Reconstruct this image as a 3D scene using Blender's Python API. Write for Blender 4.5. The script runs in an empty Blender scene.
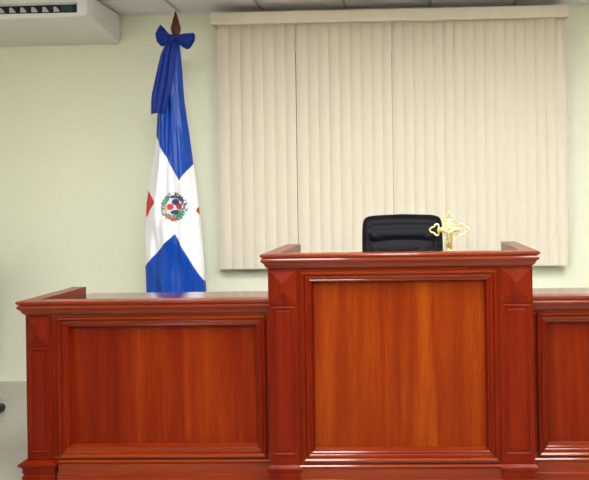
import bpy, bmesh, math, random
from mathutils import Vector, Matrix, noise
random.seed(7)
C = bpy.context.scene.collection
PI = math.pi

# ------------------------------------------------------------------ materials
def new_mat(name):
    m = bpy.data.materials.new(name); m.use_nodes = True
    nt = m.node_tree; b = nt.nodes['Principled BSDF']
    return m, nt, b
def link(nt, a, b): nt.links.new(a, b)
def plain(name, col, rough=.5, metal=0, bump=0, bscale=60, coat=0, var=.04, spec=.5):
    m, nt, b = new_mat(name)
    tc = nt.nodes.new('ShaderNodeTexCoord'); n = nt.nodes.new('ShaderNodeTexNoise')
    n.inputs['Scale'].default_value = bscale; n.inputs['Detail'].default_value = 4
    link(nt, tc.outputs['Object'], n.inputs['Vector'])
    r = nt.nodes.new('ShaderNodeValToRGB')
    r.color_ramp.elements[0].position = .3; r.color_ramp.elements[1].position = .7
    r.color_ramp.elements[0].color = tuple(c*(1-var) for c in col)+(1,)
    r.color_ramp.elements[1].color = tuple(min(1, c*(1+var)) for c in col)+(1,)
    link(nt, n.outputs['Fac'], r.inputs['Fac']); link(nt, r.outputs['Color'], b.inputs['Base Color'])
    b.inputs['Roughness'].default_value = rough; b.inputs['Metallic'].default_value = metal
    b.inputs['Coat Weight'].default_value = coat; b.inputs['Specular IOR Level'].default_value = spec
    if bump:
        bp = nt.nodes.new('ShaderNodeBump'); bp.inputs['Strength'].default_value = bump
        bp.inputs['Distance'].default_value = .01
        link(nt, n.outputs['Fac'], bp.inputs['Height']); link(nt, bp.outputs['Normal'], b.inputs['Normal'])
    return m

def wood(name, vertical, dark, mid, light, boards=0., seed=0., coat=.04, rough=.45):
    m, nt, b = new_mat(name); N = nt.nodes.new
    tc = N('ShaderNodeTexCoord')
    mp = N('ShaderNodeMapping'); mp.inputs['Location'].default_value = (seed, seed*.7, seed*.3)
    mp.inputs['Scale'].default_value = (1, 1, .06) if vertical else (.06, 1, 1)
    link(nt, tc.outputs['Object'], mp.inputs['Vector'])
    g = N('ShaderNodeTexNoise'); g.inputs['Scale'].default_value = 14; g.inputs['Detail'].default_value = 6
    g.inputs['Roughness'].default_value = .62; g.inputs['Distortion'].default_value = .25
    link(nt, mp.outputs['Vector'], g.inputs['Vector'])
    f = N('ShaderNodeTexNoise'); f.inputs['Scale'].default_value = 150; f.inputs['Detail'].default_value = 3
    link(nt, mp.outputs['Vector'], f.inputs['Vector'])
    # board to board tone
    sx = N('ShaderNodeSeparateXYZ'); link(nt, tc.outputs['Object'], sx.inputs[0])
    ad = N('ShaderNodeMath'); ad.operation = 'MULTIPLY_ADD'
    ad.inputs[1].default_value = 9.2; ad.inputs[2].default_value = seed*3.1
    link(nt, sx.outputs['X'], ad.inputs[0])
    fl = N('ShaderNodeMath'); fl.operation = 'FLOOR'; link(nt, ad.outputs[0], fl.inputs[0])
    wn = N('ShaderNodeTexWhiteNoise'); wn.noise_dimensions = '1D'; link(nt, fl.outputs[0], wn.inputs['W'])
    m1 = N('ShaderNodeMath'); m1.operation = 'MULTIPLY_ADD'; m1.inputs[1].default_value = boards
    link(nt, wn.outputs['Value'], m1.inputs[0]); link(nt, g.outputs['Fac'], m1.inputs[2])
    m2 = N('ShaderNodeMath'); m2.operation = 'MULTIPLY_ADD'; m2.inputs[1].default_value = .28
    link(nt, f.outputs['Fac'], m2.inputs[0]); link(nt, m1.outputs[0], m2.inputs[2])
    off = .14 + boards*.5
    r = N('ShaderNodeValToRGB'); cr = r.color_ramp
    cr.elements[0].position = .26+off; cr.elements[0].color = dark+(1,)
    cr.elements[1].position = .80+off; cr.elements[1].color = light+(1,)
    e = cr.elements.new(.50+off); e.color = mid+(1,)
    link(nt, m2.outputs[0], r.inputs['Fac']); link(nt, r.outputs['Color'], b.inputs['Base Color'])
    b.inputs['Roughness'].default_value = rough
    b.inputs['Coat Weight'].default_value = coat; b.inputs['Coat Roughness'].default_value = .12
    b.inputs['Specular IOR Level'].default_value = .07
    bp = N('ShaderNodeBump'); bp.inputs['Strength'].default_value = .08; bp.inputs['Distance'].default_value = .004
    link(nt, f.outputs['Fac'], bp.inputs['Height']); link(nt, bp.outputs['Normal'], b.inputs['Normal'])
    return m

M = {}
M['wood_v'] = wood('varnished red wood upright grain', True, (.080,.0036,.0001), (.115,.0072,.0002), (.155,.0135,.0003), 0, 1.3)
M['wood_h'] = wood('varnished red wood level grain', False, (.092,.0055,.0002), (.135,.0125,.0003), (.185,.026,.0006), 0, 2.1, coat=.5)
M['wood_top'] = wood('polished dark red wood top', False, (.07,.004,.0015), (.11,.009,.003), (.16,.02,.006), 0, 3.3, coat=1, rough=.25)
M['wood_side'] = wood('varnished red side bench panel', True, (.086,.0045,.0001), (.122,.0088,.0002), (.180,.022,.0004), .16, 4.4)
M['wood_mid'] = wood('varnished orange judge bench panel', True, (.100,.0080,.0002), (.150,.0170,.0003), (.225,.042,.001), .16, 7.9)
M['front'] = wood('dark wood to dim reflections', True, (.03,.012,.006), (.05,.02,.01), (.07,.03,.014), .3, 9.)  # unseen wall made dark so the varnish picks up fewer reflections
M['wall'] = plain('wall paint', (.80,.82,.665), .75, bump=.05, bscale=45, var=.015)
M['ceiling'] = plain('ceiling tile', (.72,.71,.73), .9, bump=.15, bscale=180, var=.03)
M['grid'] = plain('ceiling grid bar', (.40,.39,.41), .6)
M['angle'] = plain('white wall angle', (.74,.74,.72), .5)
M['blind'] = None
M['valance'] = plain('cream valance', (.79,.72,.60), .5, bscale=9, var=.05)
M['bronze'] = plain('dark bronze and slat gap shade', (.05,.045,.04), .4)  # frame colour kept dark so the slat gaps read as shadow
M['white'] = plain('white plastic', (.85,.86,.87), .35, var=.01)
M['ac'] = plain('grey white plastic', (.70,.69,.685), .5, var=.01)
M['dark'] = plain('dark vent shade', (.006,.008,.02), .5)  # near-black stands in for shade inside the vent
M['teal'] = plain('teal inner vane', (.02,.07,.075), .5)
M['tab'] = plain('pale lilac vane tab', (.62,.60,.66), .5)
M['leather'] = plain('black leather', (.004,.004,.007), .5, bump=.25, bscale=55, spec=.12)
M['blackp'] = plain('black plastic', (.012,.012,.012), .45)
M['steel'] = plain('brushed steel', (.5,.5,.5), .3, metal=1)
M['gold'] = plain('pale polished gold', (.84,.70,.30), .35, metal=.75, bscale=120, var=.12)
M['oldgold'] = plain('dull gold figure', (.50,.42,.24), .4, metal=.7, bscale=150, var=.25)
M['finial'] = plain('red brown turned wood', (.09,.006,.003), .3, coat=.3, bscale=30, var=.3)
M['bow'] = plain('royal blue ribbon', (.002,.022,.22), .5, bscale=60, var=.15, spec=.2)
M['glass'] = None

def blind_mat():
    m, nt, b = new_mat('cream vertical slat fabric'); N = nt.nodes.new
    tc = N('ShaderNodeTexCoord'); mp = N('ShaderNodeMapping'); mp.inputs['Scale'].default_value = (1,1,.15)
    n = N('ShaderNodeTexNoise'); n.inputs['Scale'].default_value = 60
    link(nt, tc.outputs['Object'], mp.inputs[0]); link(nt, mp.outputs[0], n.inputs['Vector'])
    r = N('ShaderNodeValToRGB'); r.color_ramp.elements[0].color = (.78,.715,.58,1); r.color_ramp.elements[1].color = (.84,.785,.655,1)
    link(nt, n.outputs['Fac'], r.inputs['Fac']); link(nt, r.outputs['Color'], b.inputs['Base Color'])
    b.inputs['Roughness'].default_value = .6
    tr = N('ShaderNodeBsdfTranslucent'); link(nt, r.outputs['Color'], tr.inputs['Color'])
    mx = N('ShaderNodeMixShader'); mx.inputs[0].default_value = .12
    out = nt.nodes['Material Output']
    link(nt, b.outputs[0], mx.inputs[1]); link(nt, tr.outputs[0], mx.inputs[2]); link(nt, mx.outputs[0], out.inputs[0])
    return m
M['blind'] = blind_mat()
def glass_mat():
    m, nt, b = new_mat('window glass')
    b.inputs['Base Color'].default_value = (.9,.95,.95,1); b.inputs['Roughness'].default_value = .02
    b.inputs['Transmission Weight'].default_value = 1; b.inputs['IOR'].default_value = 1.45
    return m
M['glass'] = glass_mat()
def floor_mat():
    m, nt, b = new_mat('glossy grey floor tile'); N = nt.nodes.new
    tc = N('ShaderNodeTexCoord'); br = N('ShaderNodeTexBrick')
    br.offset = 0; br.inputs['Scale'].default_value = 1
    br.inputs['Brick Width'].default_value = .45; br.inputs['Row Height'].default_value = .45
    br.inputs['Mortar Size'].default_value = .003
    br.inputs['Color1'].default_value = (.40,.375,.33,1); br.inputs['Color2'].default_value = (.385,.365,.32,1)
    br.inputs['Mortar'].default_value = (.33,.31,.27,1)
    link(nt, tc.outputs['Object'], br.inputs['Vector']); link(nt, br.outputs['Color'], b.inputs['Base Color'])
    b.inputs['Roughness'].default_value = .25
    return m
M['floor'] = floor_mat()
def flag_mat():
    m, nt, b = new_mat('satin flag cloth'); N = nt.nodes.new
    a = N('ShaderNodeAttribute'); a.attribute_name = 'pattern'
    link(nt, a.outputs['Color'], b.inputs['Base Color'])
    b.inputs['Roughness'].default_value = .33; b.inputs['Specular IOR Level'].default_value = .35
    tc = N('ShaderNodeTexCoord'); n = N('ShaderNodeTexNoise'); n.inputs['Scale'].default_value = 22
    mp = N('ShaderNodeMapping'); mp.inputs['Scale'].default_value = (1,1,.3); mp.inputs['Rotation'].default_value = (0,.35,0)
    link(nt, tc.outputs['Object'], mp.inputs[0]); link(nt, mp.outputs[0], n.inputs['Vector'])
    bp = N('ShaderNodeBump'); bp.inputs['Strength'].default_value = .55; bp.inputs['Distance'].default_value = .02
    link(nt, n.outputs['Fac'], bp.inputs['Height']); link(nt, bp.outputs['Normal'], b.inputs['Normal'])
    return m
M['flag'] = flag_mat()
def emit(name, s):
    m, nt, b = new_mat(name)
    b.inputs['Base Color'].default_value = (.9,.9,.9,1)
    b.inputs['Emission Color'].default_value = (1,.985,.95,1); b.inputs['Emission Strength'].default_value = s
    return m
M['lamp'] = emit('lit lamp diffuser', 9.0)

# ------------------------------------------------------------------ objects
def thing(name, label, cat, loc=(0,0,0), group=None):
    o = bpy.data.objects.new(name, None); C.objects.link(o); o.location = loc
    o['label'] = label; o['category'] = cat
    if group: o['group'] = group
    return o
def origin(p):
    v = Vector((0,0,0))
    while p is not None: v += p.location; p = p.parent
    return v
def obj(name, bm, m, parent=None, smooth=False, label=None, kind=None, recalc=True):
    """bm is in world coordinates"""
    if recalc: bmesh.ops.recalc_face_normals(bm, faces=bm.faces)
    if parent is not None: bmesh.ops.translate(bm, verts=bm.verts, vec=-origin(parent))
    me = bpy.data.meshes.new(name); bm.to_mesh(me); bm.free()
    for q in (m if isinstance(m, (list, tuple)) else (m,)): me.materials.append(q)
    if len(me.materials) == 1:
        for p in me.polygons: p.material_index = 0
    if smooth:
        for p in me.polygons: p.use_smooth = True
        if smooth == 'auto':
            me.set_sharp_from_angle(angle=math.radians(38))
    o = bpy.data.objects.new(name, me); C.objects.link(o)
    if parent is not None: o.parent = parent
    if label: o['label'] = label
    if kind: o['kind'] = kind
    return o
def B(): return bmesh.new()
def box(bm, x0, x1, y0, y1, z0, z1, bev=0):
    r = bmesh.ops.create_cube(bm, size=1)
    bmesh.ops.scale(bm, verts=r['verts'], vec=(x1-x0, y1-y0, z1-z0))
    bmesh.ops.translate(bm, verts=r['verts'], vec=((x0+x1)/2,(y0+y1)/2,(z0+z1)/2))
    if bev:
        es = list({e for v in r['verts'] for e in v.link_edges})
        bmesh.ops.bevel(bm, geom=es, offset=bev, segments=2, profile=.5, affect='EDGES')
    return bm
def loft(bm, rings, closed_ring=True, closed_path=False, caps=True):
    V = [[bm.verts.new(p) for p in r] for r in rings]
    n = len(V[0]); R = len(V)
    for i in range(R if closed_path else R-1):
        a, b = V[i], V[(i+1) % R]
        for j in range(n if closed_ring else n-1):
            k = (j+1) % n
            try: bm.faces.new((a[j], a[k], b[k], b[j]))
            except ValueError: pass
    if caps and not closed_path and closed_ring:
        bm.faces.new(V[0]); bm.faces.new(list(reversed(V[-1])))
    return V
def lathe(bm, prof, c, seg=24):
    rings = [[(c[0]+r*math.cos(2*PI*j/seg), c[1]+r*math.sin(2*PI*j/seg), z) for j in range(seg)] for r, z in prof]
    loft(bm, rings)
    return bm
def tube(bm, pts, r, seg=8, closed=False):
    pts = [Vector(p) for p in pts]; n = len(pts); rings = []
    for i, p in enumerate(pts):
        if closed: t = pts[(i+1) % n]-pts[i-1]
        else: t = pts[min(i+1, n-1)]-pts[max(i-1, 0)]
        t.normalize()
        up = Vector((0,1,0)) if abs(t.y) < .9 else Vector((1,0,0))
        a = t.cross(up).normalized(); b = t.cross(a).normalized()
        rr = r[i] if isinstance(r, (list, tuple)) else r
        rings.append([p + a*rr*math.cos(2*PI*j/seg) + b*rr*math.sin(2*PI*j/seg) for j in range(seg)])
    loft(bm, rings, closed_path=closed)
    return bm
def frame(bm, x0, x1, z0, z1, prof):
    """mitred picture-frame moulding, prof = closed polygon of (inset, y)"""
    cs = [(x0,z0,1,1), (x1,z0,-1,1), (x1,z1,-1,-1), (x0,z1,1,-1)]
    rings = [[(x+sx*i, y, z+sz*i) for i, y in prof] for x, z, sx, sz in cs]
    n0 = len(bm.faces); loft(bm, rings, closed_path=True); bm.faces.ensure_lookup_table(); k = len(prof)
    for i in range(n0, len(bm.faces)): bm.faces[i].material_index = ((i-n0)//k) % 2
    return bm
def cornice(bm, prof, xl, xr, yf, yb, left=True, right=True):
    """mitred moulding round the outside of a U, prof = closed polygon of (outward, z)"""
    prof = [(o*.75 if o > 0 else o, z) for o, z in prof]
    rings = []
    if left: rings.append([(xl-o, yb, z) for o, z in prof])
    rings.append([((xl-o) if left else xl, yf-o, z) for o, z in prof])
    rings.append([((xr+o) if right else xr, yf-o, z) for o, z in prof])
    if right: rings.append([(xr+o, yb, z) for o, z in prof])
    loft(bm, rings); return bm
def hip_block(bm, x0, x1, z0, z1, y, d):
    """rectangular block with a raised four-facet pyramid ending in an upright ridge"""
    t = .004
    box(bm, x0, x1, y-t, y+.004, z0, z1)
    xm = (x0+x1)/2; zr = (x1-x0)/2
    m = .004
    a = [bm.verts.new((x, y-t, z)) for x, z in ((x0+m,z0+m),(x1-m,z0+m),(x1-m,z1-m),(x0+m,z1-m))]
    p = bm.verts.new((xm, y-t-d, z0+zr)); q = bm.verts.new((xm, y-t-d, z1-zr))
    bm.faces.new((a[0],a[1],p)); bm.faces.new((a[1],a[2],q,p)); bm.faces.new((a[2],a[3],q)); bm.faces.new((a[3],a[0],p,q))
    return bm

# ------------------------------------------------------------------ the room
X0, X1, Y0, YW, ZC = -4.2, 3.8, -3.2, 4.96, 2.712
obj('floor', box(B(), X0-.2, X1+.2, Y0-.2, YW+.2, -.15, 0), M['floor'], kind='structure')
bm = B()
HX0, HX1, HZ0, HZ1 = -1.20, 1.00, .98, 2.40
box(bm, X0-.2, HX0, YW, YW+.2, 0, ZC); box(bm, HX1, X1+.2, YW, YW+.2, 0, ZC)
box(bm, HX0, HX1, YW, YW+.2, 0, HZ0); box(bm, HX0, HX1, YW, YW+.2, HZ1, ZC)
obj('wall_back', bm, M['wall'], kind='structure')
obj('wall_left', box(B(), X0-.2, X0, Y0, YW, 0, ZC), M['wall'], kind='structure')
obj('wall_right', box(B(), X1, X1+.2, Y0, YW, 0, ZC), M['wall'], kind='structure')
obj('wall_front', box(B(), X0-.2, X1+.2, Y0-.2, Y0, 0, ZC), M['front'], kind='structure')
obj('ceiling', box(B(), X0-.2, X1+.2, Y0-.2, YW+.2, ZC, ZC+.15), M['ceiling'], kind='structure')
bm = B()
gx = [.19+.61*k for k in range(-7, 6)]
for x in gx:
    box(bm, x-.012, x+.012, Y0, YW-.022, ZC-.004, ZC)
for k in range(13):
    y = 4.60-.61*k
    for a, b in zip([X0+.0]+gx, gx+[X1]):
        if b-a > .03: box(bm, a+.012, b-.012, y-.012, y+.012, ZC-.004, ZC)
obj('trim_1', bm, M['grid'], kind='structure')
bm = B(); box(bm, X0, X1, YW-.022, YW, ZC-.003, ZC); box(bm, X0, X1, YW-.003, YW, ZC-.022, ZC-.003)
obj('trim_2', bm, M['angle'], kind='structure')
# window behind the blinds
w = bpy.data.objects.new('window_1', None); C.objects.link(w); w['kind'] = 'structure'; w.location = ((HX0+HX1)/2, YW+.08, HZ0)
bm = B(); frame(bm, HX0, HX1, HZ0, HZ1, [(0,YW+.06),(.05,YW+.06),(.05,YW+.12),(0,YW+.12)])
for x in (-.815, -.093): box(bm, x-.03, x+.03, YW+.06, YW+.12, HZ0+.05, HZ1-.05)  # bars added behind the slat gaps, standing in for their shadow lines
obj('window_frame_gap_bars', bm, M['bronze'], w)
for a, b in ((HX0+.05,-.845), (-.785,-.123), (-.063,HX1-.05)):
    obj('window_pane', box(B(), a, b, YW+.087, YW+.093, HZ0+.05, HZ1-.05), M['glass'], w)

# ceiling lights (recessed fluorescent panels, beyond the top of the picture)
LP = ((-.725,2.16), (1.105,2.16), (-.725,.33), (1.105,.33), (-2.555,-1.50), (-.115,-1.50), (2.325,-1.50))
first = None
for x, y in LP:
    if True:
        if first is None:
            first = t = thing('ceiling_light', 'white recessed fluorescent ceiling panel', 'ceiling light', (x, y, ZC-.004), 'fluorescent panels in the ceiling grid')
            bm = B(); frame(bm, x-.29, x+.29, -.6, .6, [(0,0),(.03,0),(.03,.012),(0,.012)])
            bmesh.ops.transform(bm, matrix=Matrix(((1,0,0,0),(0,0,1,y),(0,-1,0,ZC-.004),(0,0,0,1))), verts=bm.verts)
            obj('lamp_frame', bm, M['white'], t)
            obj('diffuser', box(B(), x-.26, x+.26, y-.57, y+.57, ZC-.012, ZC-.005), M['lamp'], t)
        else:
            t = first.copy(); C.objects.link(t); t.location = (x, y, ZC-.004)
            for ch in list(first.children):
                c = ch.copy(); C.objects.link(c); c.parent = t

# ------------------------------------------------------------------ benches
def cap_profile(z, w, k=1.0):
    """crown of the bench, outward offset from the pilaster face / height, z = top"""
    return [(-w, z), (.034, z), (.0375, z-.002), (.039, z-.007), (.036, z-.013), (.026, z-.0155), (.0255, z-.018), (.031, z-.0205), (.0345, z-.025), (.0350, z-.030),
            (.032, z-.035), (.024, z-.039), (.018, z-.045), (.0145, z-.052), (.014, z-.055), (.009, z-.056), (.006, z-.061), (.002, z-.064), (-.01, z-.066), (-w, z-.066)]
ped_prof = [(-.035, 0), (.022, 0), (.022, .086), (.018, .091), (.015, .094), (.015, .099), (.020, .101), (.0205, .122), (.026, .129), (.036, .134), (.040, .141), (.037, .147), (.004, .158), (-.035, .158)]
run_prof = [(-.035, 0), (.024, 0), (.024, .084), (.022, .091), (.016, .094), (.006, .095), (.004, .099), (.004, .138), (.008, .143), (.012, .148), (.0115, .153), (.006, .157), (-.035, .158)]
def mould(y):   # panel moulding, sloping in towards the recessed panel
    return [(0, y+.02), (0, y-.008), (.003, y-.012), (.010, y-.013), (.015, y-.008), (.018, y-.002), (.021, y-.004), (.030, y-.002), (.036, y+.004), (.039, y+.003), (.044, y+.006), (.046, y+.018), (.053, y+.034), (.053, y+.04)]
def flatring(y, w): return [(0, y+.02), (0, y), (w, y), (w, y+.02)]

def pilaster(t, x0, x1, y, ztop, hb, inset_bot):
    p = obj('pilaster', box(B(), x0, x1, y, y+.04, .159, ztop, .002), M['wood_v'], t)
    m = .013
    obj('carved_block', hip_block(B(), x0+m*.5, x1-m*.5, hb, ztop-.006, y, .015), M['wood_v'], p)
    bm = B()
    frame(bm, x0+m, x1-m, inset_bot, hb-.010, [(0,y+.001),(.001,y-.005),(.005,y-.007),(.009,y-.004),(.012,y+.001)])
    box(bm, x0+m+.020, x1-m-.020, y-.004, y+.002, inset_bot+.020, hb-.030, .003)
    obj('inset_panel', bm, M['wood_v'], p)
    return p

CX = -.0335
# judge's bench in the middle
yc = 2.959
xl, xr = -.611, .544
t = thing('judge_bench', 'tall middle bench of red varnished wood with orange-toned panel and highest ledge', 'judge bench', (CX, 3.2, 0))
obj('top_ledge', cornice(B(), cap_profile(1.083, .046), xl, xr, yc, 3.60), M['wood_h'], t)
pilaster(t, xl, -.481, yc, 1.017, .862, .20)
pilaster(t, .403, xr, yc, 1.017, .862, .20)
obj('face_frame', frame(B(), -.481, .403, .159, 1.017, flatring(yc+.006, .045)), (M['wood_h'], M['wood_v']), t)
obj('panel_moulding', frame(B(), -.468, .390, .168, 1.003, mould(yc+.006)), (M['wood_h'], M['wood_v']), t)
obj('panel', box(B(), -.43, .352, yc+.038, yc+.05, .21, .97), M['wood_mid'], t, label='orange-toned board panel')
obj('plinth', cornice(B(), run_prof, -.480, .402, yc, 3.0, False, False), M['wood_h'], t)
for a, b in ((xl, -.481), (.403, xr)):
    obj('pedestal', cornice(B(), [(o*.45 if o > 0 else o, z) for o, z in ped_prof], a, b, yc, 2.996), M['wood_v'], t)
for a in (xl, xr-.03):
    obj('side_panel', box(B(), a, a+.03, yc+.04, 3.48, .164, 1.017), M['wood_v'], t)
obj('desktop', box(B(), xl+.063, xr-.063, yc+.063, 3.58, 1.0, 1.022, .003), M['wood_top'], t)

# the two lower side benches
ys = 3.029
def side_bench(s, label):
    """s=-1: left, mirrored about CX for the right one"""
    def mx(a, b):   # world x-range, given for the left bench
        return (a, b) if s < 0 else (2*CX-b, 2*CX-a)
    t = thing('side_bench', label, 'side bench', ((-1.17 if s < 0 else 2*CX+1.17), 3.25, 0), 'lower side benches')
    a, b = mx(-1.733, -.613)
    obj('top_ledge', cornice(B(), cap_profile(.878, .045), a, b, ys, 3.52, s < 0, s > 0), M['wood_h'], t)
    pa, pb = mx(-1.733, -1.617)
    pilaster(t, pa, pb, ys, .813, .676, .19)
    fa, fb = mx(-1.617, -.613)
    obj('face_frame', frame(B(), fa, fb, .159, .813, flatring(ys+.006, .045)), (M['wood_h'], M['wood_v']), t)
    ma, mb_ = mx(-1.590, -.640)
    obj('panel_moulding', frame(B(), ma, mb_, .164, .803, mould(ys+.006)), (M['wood_h'], M['wood_v']), t)
    obj('panel', box(B(), ma+.04, mb_-.04, ys+.038, ys+.05, .21, .77), M['wood_side'], t)
    ra, rb = mx(-1.590, -.622)
    obj('plinth', cornice(B(), run_prof, ra, rb, ys, 3.07, False, False), M['wood_h'], t)
    obj('pedestal', cornice(B(), ped_prof, *mx(-1.733, -1.617), ys, 3.10), M['wood_v'], t)
    ba, bb = mx(-1.733, -1.698)
    obj('side_plinth', box(B(), ba-(.012 if s < 0 else 0), bb+(.012 if s > 0 else 0), 3.101, 3.50, 0, .15), M['wood_h'], t)
    qa, qb = mx(-1.733, -1.703)
    obj('side_panel', box(B(), qa, qb, ys+.04, 3.50, .164, .813), M['wood_v'], t)
    da, db = mx(-1.701, -.615)
    obj('desktop', box(B(), da, db, ys+.046, 3.60, .812, .834, .003), M['wood_top'], t)
side_bench(-1, 'lower red wooden side bench on the left, in front of the flag')
side_bench(1, 'lower red wooden side bench cut off by the right edge of the photo')

# ------------------------------------------------------------------ vertical blind
vt = thing('vertical_blind', 'cream vertical slat blind with a boxed valance covering the wide window', 'blind', (-.1, 4.85, .82))
bm = B()
box(bm, -1.366, 1.153, 4.765, 4.785, 2.568, 2.652, .004)
box(bm, -1.366, -1.354, 4.785, YW-.001, 2.568, 2.652)
box(bm, 1.141, 1.153, 4.785, YW-.001, 2.568, 2.652)
box(bm, -1.354, 1.141, 4.785, YW-.024, 2.646, 2.652)
obj('valance', bm, M['valance'], vt)
obj('head_rail', box(B(), -1.33, 1.14, 4.82, 4.86, 2.585, 2.62), M['white'], vt)
secs = [(-1.349, -.781, 7), (-.775, -.0895, 9), (-.0875, 1.138, 17)]
for a, b, n in secs:
    st = (b-a)/n
    for i in range(n):
        xa = a+i*st; wd = st*1.08 if i < n-1 else st
        tw = .007+random.uniform(-.0025, .0025); sw = random.uniform(-.002, .002)
        bm = B(); rings = []
        for zi in range(9):
            z = .826 + (2.60-.826)*zi/8
            dx = sw*(1-zi/8)
            fr, bk = [], []
            for k in range(9):
                q = k/8; x = xa+wd*q+dx*.5
                y = 4.842 + (.014 if n == 7 else 0) + tw*(.5-q)*1.35 - .0065*math.sin(PI*q) + (.002*math.sin(3*z+i))
                fr.append((x, y, z)); bk.append((x, y+.0012, z))
            rings.append(fr+bk[::-1])
        loft(bm, rings)
        obj('slat', bm, M['blind'], vt, smooth='auto')
bm = B()
for k in range(2):
    tube(bm, [(1.142+.006*k, 4.80+.012*k, z) for z in (2.60, 2.0, 1.4, .86)], .0016, 6)
for k in range(26):
    z = 2.5-k*.063
    r = bmesh.ops.create_icosphere(bm, subdivisions=1, radius=.0035); bmesh.ops.translate(bm, verts=r['verts'], vec=(1.142, 4.80, z))
obj('control_chain', bm, M['angle'], vt)

# ------------------------------------------------------------------ flag
def interp(tab, z):
    # tab: (x, z) top to bottom
    if z >= tab[0][1]: return tab[0][0]
    for (xa, za), (xb, zb) in zip(tab, tab[1:]):
        if z >= zb:
            q = (za-z)/(za-zb); return xa+(xb-xa)*q
    (xa, za), (xb, zb) = tab[-2], tab[-1]
    return xb+(xb-xa)/(za-zb)*(zb-z)
FL = [(-1.578,2.401),(-1.612,2.268),(-1.640,2.068),(-1.655,1.92),(-1.677,1.666),(-1.715,1.45),(-1.738,1.32),(-1.750,1.15),(-1.755,.93),(-1.750,.715),(-1.74,.45)]
FR = [(-1.504,2.401),(-1.492,2.266),(-1.476,1.997),(-1.433,1.662),(-1.391,1.327),(-1.374,1.126),(-1.360,.925),(-1.346,.711),(-1.33,.45)]
BLUE, WHITE, RED = (.0015,.055,.38), (.80,.81,.87), (.55,.012,.012)
def seg_below(p, q, x):
    t_ = (x-p[0])/(q[0]-p[0]); return p[1]+(q[1]-p[1])*t_
def pattern(x, z, back):
    # top blue canton
    zb = seg_below((-1.690,1.765), (-1.517,1.456), x) if x < -1.517 else seg_below((-1.517,1.456), (-1.410,1.63), x)
    if z > zb: return BLUE
    zt = seg_below((-1.760,.900), (-1.556,1.101), x) if x < -1.556 else seg_below((-1.556,1.101), (-1.340,.712), x)
    if z < zt: return BLUE
    if x < -1.689 and abs(z-1.316) < .070*(-1.689-x)/.055+.002: return RED
    if x > -1.424 and abs(z-1.258) < .03*(x+1.424)/.016: return RED
    if back: return WHITE
    dx, dz = (x+1.556)*.93, (z-1.283)*.93; r = math.hypot(dx*1.03, dz*.95)
    if r < .088:
        ang = math.degrees(math.atan2(dz, dx)) % 360
        sp = noise.noise(Vector((x*90, z*90, 3)))
        if r > .052:
            if 20 < ang < 88: c = (.05,.07,.10) if sp > -.25 else WHITE
            elif 88 <= ang < 105: c = WHITE if r > .07 else (.02,.04,.15)
            elif 228 < ang < 285 and r > .068: c = (.50,.03,.02)
            elif 165 < ang < 228: c = (.16,.12,.09) if sp > -.1 else (.55,.62,.55)
            elif 105 <= ang <= 165: c = (.08,.28,.20) if sp > -.35 else WHITE
            elif ang > 340 or ang <= 20: c = (.07,.12,.10) if sp > -.1 else WHITE
            else: c = (.05,.30,.20) if sp > -.4 else (.6,.7,.62)
            if r > .080 and sp < .05: c = WHITE
            return c
        if math.hypot(dx-.008, (dz-.030)*1.2) < .025: return (.02,.05,.22)
        if math.hypot(dx+.028, dz+.000) < .020: return (.55,.05,.06)
        if math.hypot((dx-.032)*.8, dz-.003) < .020: return (.50,.04,.05)
        if math.hypot(dx*.8, (dz+.034)*1.4) < .020: return (.05,.04,.14)
        if dz < -.02 and dx > -.01: return (.08,.34,.24)
        return (.80,.70,.74)
    return WHITE
ft = thing('flag', 'blue, red and white flag with a crest, draped on a pole against the wall', 'flag', (-1.54, 4.56, 0))
NZ, NA = 620, 220
me = bpy.data.meshes.new('cloth'); vs, cols, fs = [], [], []
org = origin(ft)
for i in range(NZ+1):
    z = 2.385-(2.385-.45)*i/NZ
    a0, a1 = interp(FL, z), interp(FR, z)
    xc, a = (a0+a1)/2, (a1-a0)/2
    g = min(1, (2.385-z)/.5)
    for j in range(NA):
        th = 2*PI*j/NA
        s = math.cos(th); x = xc+a*s
        b = min(.085, .022+.42*a)
        fr = math.sin(th) > 0
        y = 4.508 - b*math.sin(th)*(1 if fr else .55)
        env = abs(math.sin(th))**.8
        rip = math.sin(6.5*s+2.2*z+1.0) *.6+ .42*math.sin(11*s-3.1*z+.8*math.sin(3*z)) + .15*math.sin(23*s+5*z)
        diag = math.sin(26*(x*.9+z*.45)+1.2*math.sin(6*z))
        y -= env*g*(.019*rip+.008*diag) * (1 if fr else .4)
        vs.append((x-org.x, y-org.y, z-org.z))
        c = pattern(x*1.018, 1.32+(z-1.32)*1.018, not fr); cols.extend((c[0], c[1], c[2], 1))
for i in range(NZ):
    for j in range(NA):
        k = (j+1) % NA
        fs.append((i*NA+j, (i+1)*NA+j, (i+1)*NA+k, i*NA+k))
me.from_pydata(vs, [], fs)
at_ = me.color_attributes.new('pattern', 'FLOAT_COLOR', 'POINT'); at_.data.foreach_set('color', cols)
me.materials.append(M['flag'])
for p in me.polygons: p.use_smooth = True
o = bpy.data.objects.new('cloth', me); C.objects.link(o); o.parent = ft
px_, py_ = -1.527, 4.508
obj('pole', lathe(B(), [(.014,.03),(.014,2.44)], (px_,py_), 16), M['finial'], ft, 'auto')
obj('base', lathe(B(), [(.14,0),(.14,.012),(.12,.025),(.05,.035),(.026,.05),(.022,.10),(.0145,.105)], (px_,py_), 32), M['gold'], ft, 'auto')
obj('finial', lathe(B(), [(.012,2.42),(.022,2.432),(.026,2.438),(.025,2.446),(.031,2.462),(.034,2.475),(.029,2.50),(.017,2.545),(.007,2.58),(.002,2.597)], (px_,py_), 20), M['finial'], ft, 'auto', label='red-brown spear-shaped finial')
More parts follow.
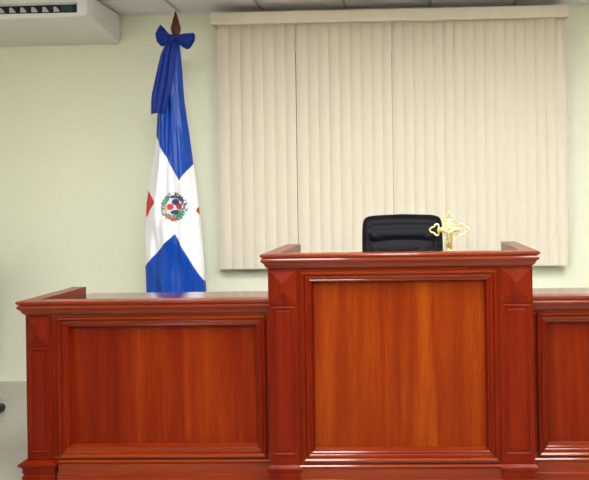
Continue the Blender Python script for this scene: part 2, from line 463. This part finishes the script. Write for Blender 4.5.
# bow
bow = thing('ribbon_bow', 'royal blue ribbon bow with a long tail tied under the flag finial', 'bow', (-1.52, 4.47, 2.38))
def loop_mesh(outline, cpt, thick, seed):
    """puffed ribbon loop: outline polygon (x,z) fanned towards the knot, two skins"""
    bm = B(); n = len(outline)
    den = []
    for i in range(n):
        p, q = Vector(outline[i]), Vector(outline[(i+1) % n])
        for k in range(5): den.append(p.lerp(q, k/5))
    cx_ = sum(p.x for p in den)/len(den); cz_ = sum(p.y for p in den)/len(den)
    R = 8; rings = []
    def surf(sign):
        out = []
        for r in range(1, R+1):
            f = r/R; ring = []
            for p in den:
                x = cx_+(p.x-cx_)*f; z = cz_+(p.y-cz_)*f
                puff = math.sqrt(max(0, 1-f**2.5))*thick
                ang = math.atan2(z-cpt[1], x-cpt[0])
                rip = .005*math.sin(ang*11+seed)*(1-f**4)
                ring.append((x, 4.412+sign*(puff+rip+.001)+(.008 if sign > 0 else 0), z))
            out.append(ring)
        return out
    for sg in (-1, 1):
        rr = surf(sg)
        V = loft(bm, rr, caps=False)
        c = bm.verts.new((cx_, 4.412+sg*thick, cz_))
        v0 = V[0]
        for j in range(len(v0)): bm.faces.new((c, v0[j], v0[(j+1) % len(v0)]))
    bmesh.ops.remove_doubles(bm, verts=bm.verts, dist=.0003)
    bmesh.ops.holes_fill(bm, edges=[e for e in bm.edges if e.is_boundary], sides=0)
    return bm
obj('bow_loop', loop_mesh([(-1.5261,2.4010),(-1.5473,2.4280),(-1.5759,2.4636),(-1.5971,2.4830),(-1.6183,2.4496),(-1.6311,2.4226),(-1.6226,2.3707),(-1.5950,2.3416),(-1.5685,2.3448),(-1.5367,2.3632)], (-1.52,2.385), .022, 1), M['bow'], bow, True)
obj('bow_loop', loop_mesh([(-1.5208,2.4031),(-1.4890,2.4118),(-1.4360,2.4204),(-1.3777,2.4236),(-1.3692,2.4096),(-1.3724,2.3740),(-1.3989,2.3308),(-1.4201,2.3167),(-1.4519,2.3308),(-1.4996,2.3740)], (-1.53,2.385), .022, 2.4), M['bow'], bow, True)
bm = B(); bmesh.ops.create_uvsphere(bm, u_segments=16, v_segments=10, radius=1)
bmesh.ops.scale(bm, verts=bm.verts, vec=(.026,.02,.026)); bmesh.ops.translate(bm, verts=bm.verts, vec=(-1.524,4.404,2.388))
obj('bow_knot', bm, M['bow'], bow, True)
bm = B(); rings = []
TL = [(-1.553,2.375),(-1.59,2.29),(-1.615,2.20),(-1.640,2.10),(-1.658,2.03),(-1.664,1.98),(-1.668,1.885)]
TR = [(-1.495,2.375),(-1.492,2.30),(-1.505,2.20),(-1.520,2.08),(-1.545,2.0),(-1.560,1.95),(-1.575,1.905)]
for i in range(41):
    z = 2.375-(2.375-1.90)*i/40
    a0, a1 = interp(TL, z), interp(TR, z); fr, bk = [], []
    for k in range(25):
        q = k/24; x = a0+(a1-a0)*q
        zz = z + (.018*(q-.5) if i == 40 else 0)
        y = 4.416 - .012*math.sin(PI*q) - .006*math.sin(9*q+3*z) - .004*math.sin(19*q+z*6)
        y = min(y, 4.426) - .010*min(1, i/8)
        fr.append((x, y, zz)); bk.append((x, y+.003, zz))
    rings.append(fr+bk[::-1])
loft(bm, rings)
obj('ribbon_tail', bm, M['bow'], bow, True)

# ------------------------------------------------------------------ swivel chair
def pad(bm, c, w, h, th, n=5.0, arch=0.0, seams=(), seed=0, tilt=0, rim=.82, R=26, S=96):
    """upholstered pad facing -Y, superellipse outline, centre c; tilt leans the top back"""
    rows = {}
    def P(f, k, sign):
        th_ = 2*PI*k/S; cs, sn = math.cos(th_), math.sin(th_)
        u = math.copysign(abs(cs)**(2/n), cs)*f; v = math.copysign(abs(sn)**(2/n), sn)*f
        x = u*w/2; z = v*h/2 + arch*(1-u*u)*max(0, v)
        prof = max(0, 1-f**5)**.5
        y = sign*th/2*prof
        if sign < 0:
            y += .012*math.exp(-((f-rim)/.035)**2)*(1 if v > -.9 else 0)
            for zs, dp in seams:
                cur = zs + .012*math.cos(u*2.2)*1.0
                y += dp*math.exp(-((z-cur)/.014)**2)*(1 if f < rim else .3)
                y += .0035*noise.noise(Vector((x*22+seed, z*34, 1)))*math.exp(-((z-zs)/.06)**2)*2.4
            y += .010*(1-u*u)
        y += z*math.sin(tilt)
        return (c[0]+x, c[1]+y, c[2]+z*math.cos(tilt))
    for sg in (-1, 1):
        rings = [[P(r/R, k, sg) for k in range(S)] for r in range(1, R+1)]
        V = loft(bm, rings, caps=False); cc = bm.verts.new(P(0, 0, sg)); v0 = V[0]
        for j in range(S): bm.faces.new((cc, v0[j], v0[(j+1) % S]))
    bmesh.ops.remove_doubles(bm, verts=bm.verts, dist=.0002)
    return bm
def make_chair(label, x, y, zt, L=.30):
    """executive swivel chair facing -Y, backrest top at height zt"""
    t = thing('swivel_chair', label, 'chair', (x, y, 0))
    hb = .72
    obj('backrest', pad(B(), (x, y+.27, zt-hb/2-.012), .482, hb, .11, 13, .012, ((.208, .016), (.02, .010), (-.14, .010)), 3, math.radians(7)), M['leather'], t, True)
    bm = pad(B(), (0,0,0), .50, .48, .11, 5, 0, (), 5)
    bmesh.ops.transform(bm, matrix=Matrix.Translation((x, y-.0, .49)) @ Matrix.Rotation(math.radians(-90), 4, 'X'), verts=bm.verts)
    obj('seat', bm, M['leather'], t, True)
    for s in (-1, 1):
        bm = B()
        tube(bm, [(x+s*.24, y+.12, .46), (x+s*.285, y+.12, .50), (x+s*.29, y+.13, .62), (x+s*.29, y+.10, .665), (x+s*.29, y-.10, .665), (x+s*.29, y-.15, .62), (x+s*.28, y-.12, .50), (x+s*.24, y-.10, .46)], .014, 8)
        a = obj('armrest', bm, M['blackp'], t, True)
        obj('arm_pad', box(B(), x+s*.29-.025, x+s*.29+.025, y-.13, y+.13, .672, .695, .008), M['leather'], a)
    obj('back_support', box(B(), x-.04, x+.04, y+.235, y+.25, .42, .62, .004), M['blackp'], t)
    obj('gas_lift', lathe(B(), [(.03,.10),(.03,.26),(.018,.27),(.018,.41),(.10,.42),(.10,.435)], (x,y), 20), M['blackp'], t, 'auto')
    for k in range(5):
        a = 2*PI*k/5; d = Vector((math.cos(a), math.sin(a), 0)); p = Vector((x, y, 0))
        bm = tube(B(), [p+d*.0+Vector((0,0,.12)), p+d*.12+Vector((0,0,.115)), p+d*L+Vector((0,0,.075))], [.03,.024,.014], 10)
        leg = obj('base_leg', bm, M['blackp'], t, True)
        q = p+d*L; side = Vector((-d.y, d.x, 0)); bm = B()
        for s in (-1, 1):
            rings = []
            for off in (-.009, .009):
                cc = q+side*(s*.014+off)+Vector((0,0,.027))
                rings.append([cc+d*.027*math.cos(2*PI*j/16)+Vector((0,0,.027*math.sin(2*PI*j/16))) for j in range(16)])
            loft(bm, rings)
        obj('caster', bm, M['blackp'], leg, 'auto')
    return t
make_chair('black leather high-backed chair behind the tall middle bench', -.025, 3.76, 1.226)
make_chair('black swivel chair at the left edge, only a wheeled foot in view', -3.02, 4.22, 1.00, .43)

# ------------------------------------------------------------------ crucifix
ct = thing('crucifix', 'ornate gold crucifix standing on the tall middle bench beside the black chair', 'crucifix', (.196, 3.14, 1.022))
rot = math.radians(-14)     # turned slightly
cx0, cy0 = .197, 3.14
RM = Matrix.Translation((cx0, cy0, 0)) @ Matrix.Rotation(rot, 4, 'Z')
def cobj(name, bm, m, smooth='auto'):
    bmesh.ops.transform(bm, matrix=RM, verts=bm.verts); return obj(name, bm, m, ct, smooth)
ZA = 1.170
bm = B()
box(bm, -.055, .055, -.005, .005, ZA-.010, ZA+.010, .003)
box(bm, -.012, .012, -.005, .005, 1.075, ZA+.050, .003)
cobj('cross_body', bm, M['gold'])
def trefoil(center, ang, sc):
    pts = []
    for k in range(48):
        a = -2.3+4.6*k/47
        # three lobes pointing outwards, open towards the bar
        r = .0195*(1+.30*math.cos(3*a))*sc
        pts.append(Vector((center[0]+math.cos(ang)*(.013+r*math.cos(a))-math.sin(ang)*r*math.sin(a)*1.15, 0,
                           center[1]+math.sin(ang)*(.013+r*math.cos(a))+math.cos(ang)*r*math.sin(a)*1.15)))
    bm = tube(B(), pts, .0036, 8, closed=True)
    for k in (8, 24, 39):
        r = bmesh.ops.create_icosphere(bm, subdivisions=2, radius=.0052); bmesh.ops.translate(bm, verts=r['verts'], vec=pts[k])
    return bm
cobj('trefoil_end', trefoil((-.052, ZA), PI, 1), M['gold'], True)
cobj('trefoil_end', trefoil((.052, ZA), 0, 1.05), M['gold'], True)
cobj('trefoil_end', trefoil((0, ZA+.045), PI/2, .92), M['gold'], True)
bm = B()
for sx in (-1, 1):      # scroll brackets in the four corners and down the shaft
    for sz in (-1, 1):
        tube(bm, [(sx*.012, 0, ZA+sz*.034), (sx*.019, 0, ZA+sz*.024), (sx*.024, 0, ZA+sz*.017), (sx*.036, 0, ZA+sz*.011)], .0028, 6)
    tube(bm, [(sx*(.014+.004*math.sin(k*1.3)), 0, ZA-.03-k*.007) for k in range(10)], .0026, 6)
cobj('scrollwork', bm, M['gold'], True)
# corpus: one skinned body
bm_pts = [(0,0,1.128), (0,0,1.150), (0,0,1.162), (.001,-.001,1.172), (-.011,0,1.160), (-.028,0,1.168), (-.045,0,1.176), (.011,0,1.160), (.028,0,1.168), (.045,0,1.176),
          (-.004,0,1.124), (-.006,-.004,1.108), (-.002,0,1.092), (.004,0,1.124), (.005,-.004,1.108), (.001,0,1.092), (.002,-.002,1.182)]
ed = [(0,1),(1,2),(2,3),(3,16),(2,4),(4,5),(5,6),(2,7),(7,8),(8,9),(0,10),(10,11),(11,12),(0,13),(13,14),(14,15)]
rad = [.0075,.0075,.0085,.0035,.0045,.0032,.0022,.0045,.0032,.0022,.0052,.0042,.0028,.0052,.0042,.0028,.0068]
me = bpy.data.meshes.new('figure'); loc = origin(ct)
mv = [(RM @ Vector((p[0], p[1]-.012, p[2])))-loc for p in bm_pts]
me.from_pydata(mv, ed, []); fo = bpy.data.objects.new('figure', me); C.objects.link(fo); fo.parent = ct
sk = fo.modifiers.new('skin', 'SKIN'); sb = fo.modifiers.new('sub', 'SUBSURF'); sb.levels = sb.render_levels = 2
for i, v in enumerate(me.skin_vertices[0].data): v.radius = (rad[i], rad[i]); v.use_root = (i == 0)
me.materials.append(M['oldgold']); fo['label'] = 'dull gold figure on the cross'
bm = B()
lathe(bm, [(.042,1.022),(.042,1.030),(.034,1.036),(.026,1.046),(.014,1.052),(.010,1.062),(.014,1.070),(.011,1.078)], (0,0), 24)
cobj('base', bm, M['gold'])

# ------------------------------------------------------------------ air conditioner
at = thing('air_conditioner', 'grey-white air conditioner hung from the ceiling in the top left corner', 'air conditioner', (-2.85, 4.68, 2.50))
XR, XL = -2.083, -3.62
YF = 4.45
prof = [(YW-.002, 2.693), (YW-.002, 2.500), (YW-.006, 2.490), (YW-.02, 2.486), (YF+.03, 2.547), (YF+.012, 2.552), (YF+.004, 2.562), (YF+.004, 2.693)]
def body_ring(x, k):
    cy, cz = 4.68, 2.60
    return [(x, cy+(y-cy)*k, (cz+(z-cz)*k if z < 2.69 else z)) for y, z in prof]
bm = B()
loft(bm, [body_ring(XL, .93), body_ring(XL+.006, .965), body_ring(XL+.02, 1), body_ring(XR-.045, 1), body_ring(XR-.028, .99), body_ring(XR-.014, .965), body_ring(XR-.004, .93), body_ring(XR, .885)])
# no recess is cut: a flat dark plate paints the shade inside the outlet
obj('housing', bm, M['ac'], at, 'auto')
def rrect(x0, x1, z0, z1, r, y, n=5):
    pts = []
    for cx_, cz_, a0 in ((x1-r, z0+r, -90), (x1-r, z1-r, 0), (x0+r, z1-r, 90), (x0+r, z0+r, 180)):
        for k in range(n+1):
            a = math.radians(a0+90*k/n); pts.append((cx_+r*math.cos(a), y, cz_+r*math.sin(a)))
    return pts
bm = B(); fx0, fx1 = XL+.015, -2.096
loft(bm, [rrect(fx0, fx1, 2.556, 2.690, .030, YF+.003), rrect(fx0, fx1, 2.556, 2.690, .030, YF-.008), rrect(fx0+.005, fx1-.005, 2.560, 2.686, .018, YF-.014),
          rrect(fx0+.062, fx1-.062, 2.580, 2.652, .006, YF-.014), rrect(fx0+.068, fx1-.068, 2.583, 2.650, .005, YF-.009), rrect(fx0+.068, fx1-.068, 2.583, 2.650, .005, YF+.003)], closed_path=True)
obj('front_frame', bm, M['white'], at, 'auto', label='white rounded frame round the air outlet')
obj('outlet_shade_plate', box(B(), fx0+.066, fx1-.066, YF-.002, YF+.003, 2.581, 2.652), M['dark'], at)
bm = B(); x_a, x_b = fx0+.070, fx1-.074
loft(bm, [[(x_a, YF-.016, 2.630), (x_a, YF-.012, 2.652), (x_a, YF-.004, 2.652), (x_a, YF-.006, 2.628)],
          [(x_b, YF-.016, 2.640), (x_b, YF-.012, 2.653), (x_b, YF-.004, 2.653), (x_b, YF-.006, 2.638)]])
obj('louver_flap', bm, M['ac'], at)
obj('inner_deflector', box(B(), -2.27, -2.195, YF-.006, YF-.002, 2.592, 2.645), M['teal'], at, label='teal strip at the end of the outlet')
for k in range(14):
    x = -2.303-.0745*k
    if x < x_a+.04: break
    bm = B()
    out = [(-.018,-.016),(.020,-.016),(.020,-.008),(.006,.008),(-.004,.017),(-.018,.015)]
    loft(bm, [[(x+a, YF-.011, 2.607+b) for a, b in out], [(x+a, YF-.003, 2.607+b) for a, b in out]])
    obj('vane', bm, M['tab'], at)

# ------------------------------------------------------------------ daylight, camera
wd = bpy.data.worlds.new('world'); bpy.context.scene.world = wd; wd.use_nodes = True
nt = wd.node_tree; bg = nt.nodes['Background']
sky = nt.nodes.new('ShaderNodeTexSky'); sky.sky_type = 'NISHITA'; sky.sun_elevation = math.radians(50); sky.sun_rotation = math.radians(180); sky.sun_disc = False
nt.links.new(sky.outputs[0], bg.inputs['Color']); bg.inputs['Strength'].default_value = .12

cam = bpy.data.cameras.new('camera'); co = bpy.data.objects.new('camera', cam); C.objects.link(co)
cam.sensor_width = 36; cam.lens = 678.0/589*36
cam.shift_x = -(387.656-294.5)/589; cam.shift_y = (198.266-240)/589
R_ = Matrix.Rotation(math.radians(1.55), 4, 'Z') @ Matrix.Rotation(PI/2, 4, 'X') @ Matrix.Rotation(-.0145, 4, 'Z')
co.matrix_world = Matrix.Translation((0,0,1.32)) @ R_
cam.clip_start = .05
S = bpy.context.scene; S.camera = co
S.view_settings.view_transform = 'Standard'; S.view_settings.look = 'None'
S.view_settings.exposure = 2.2; S.view_settings.gamma = 1; S.view_settings.use_curve_mapping = False
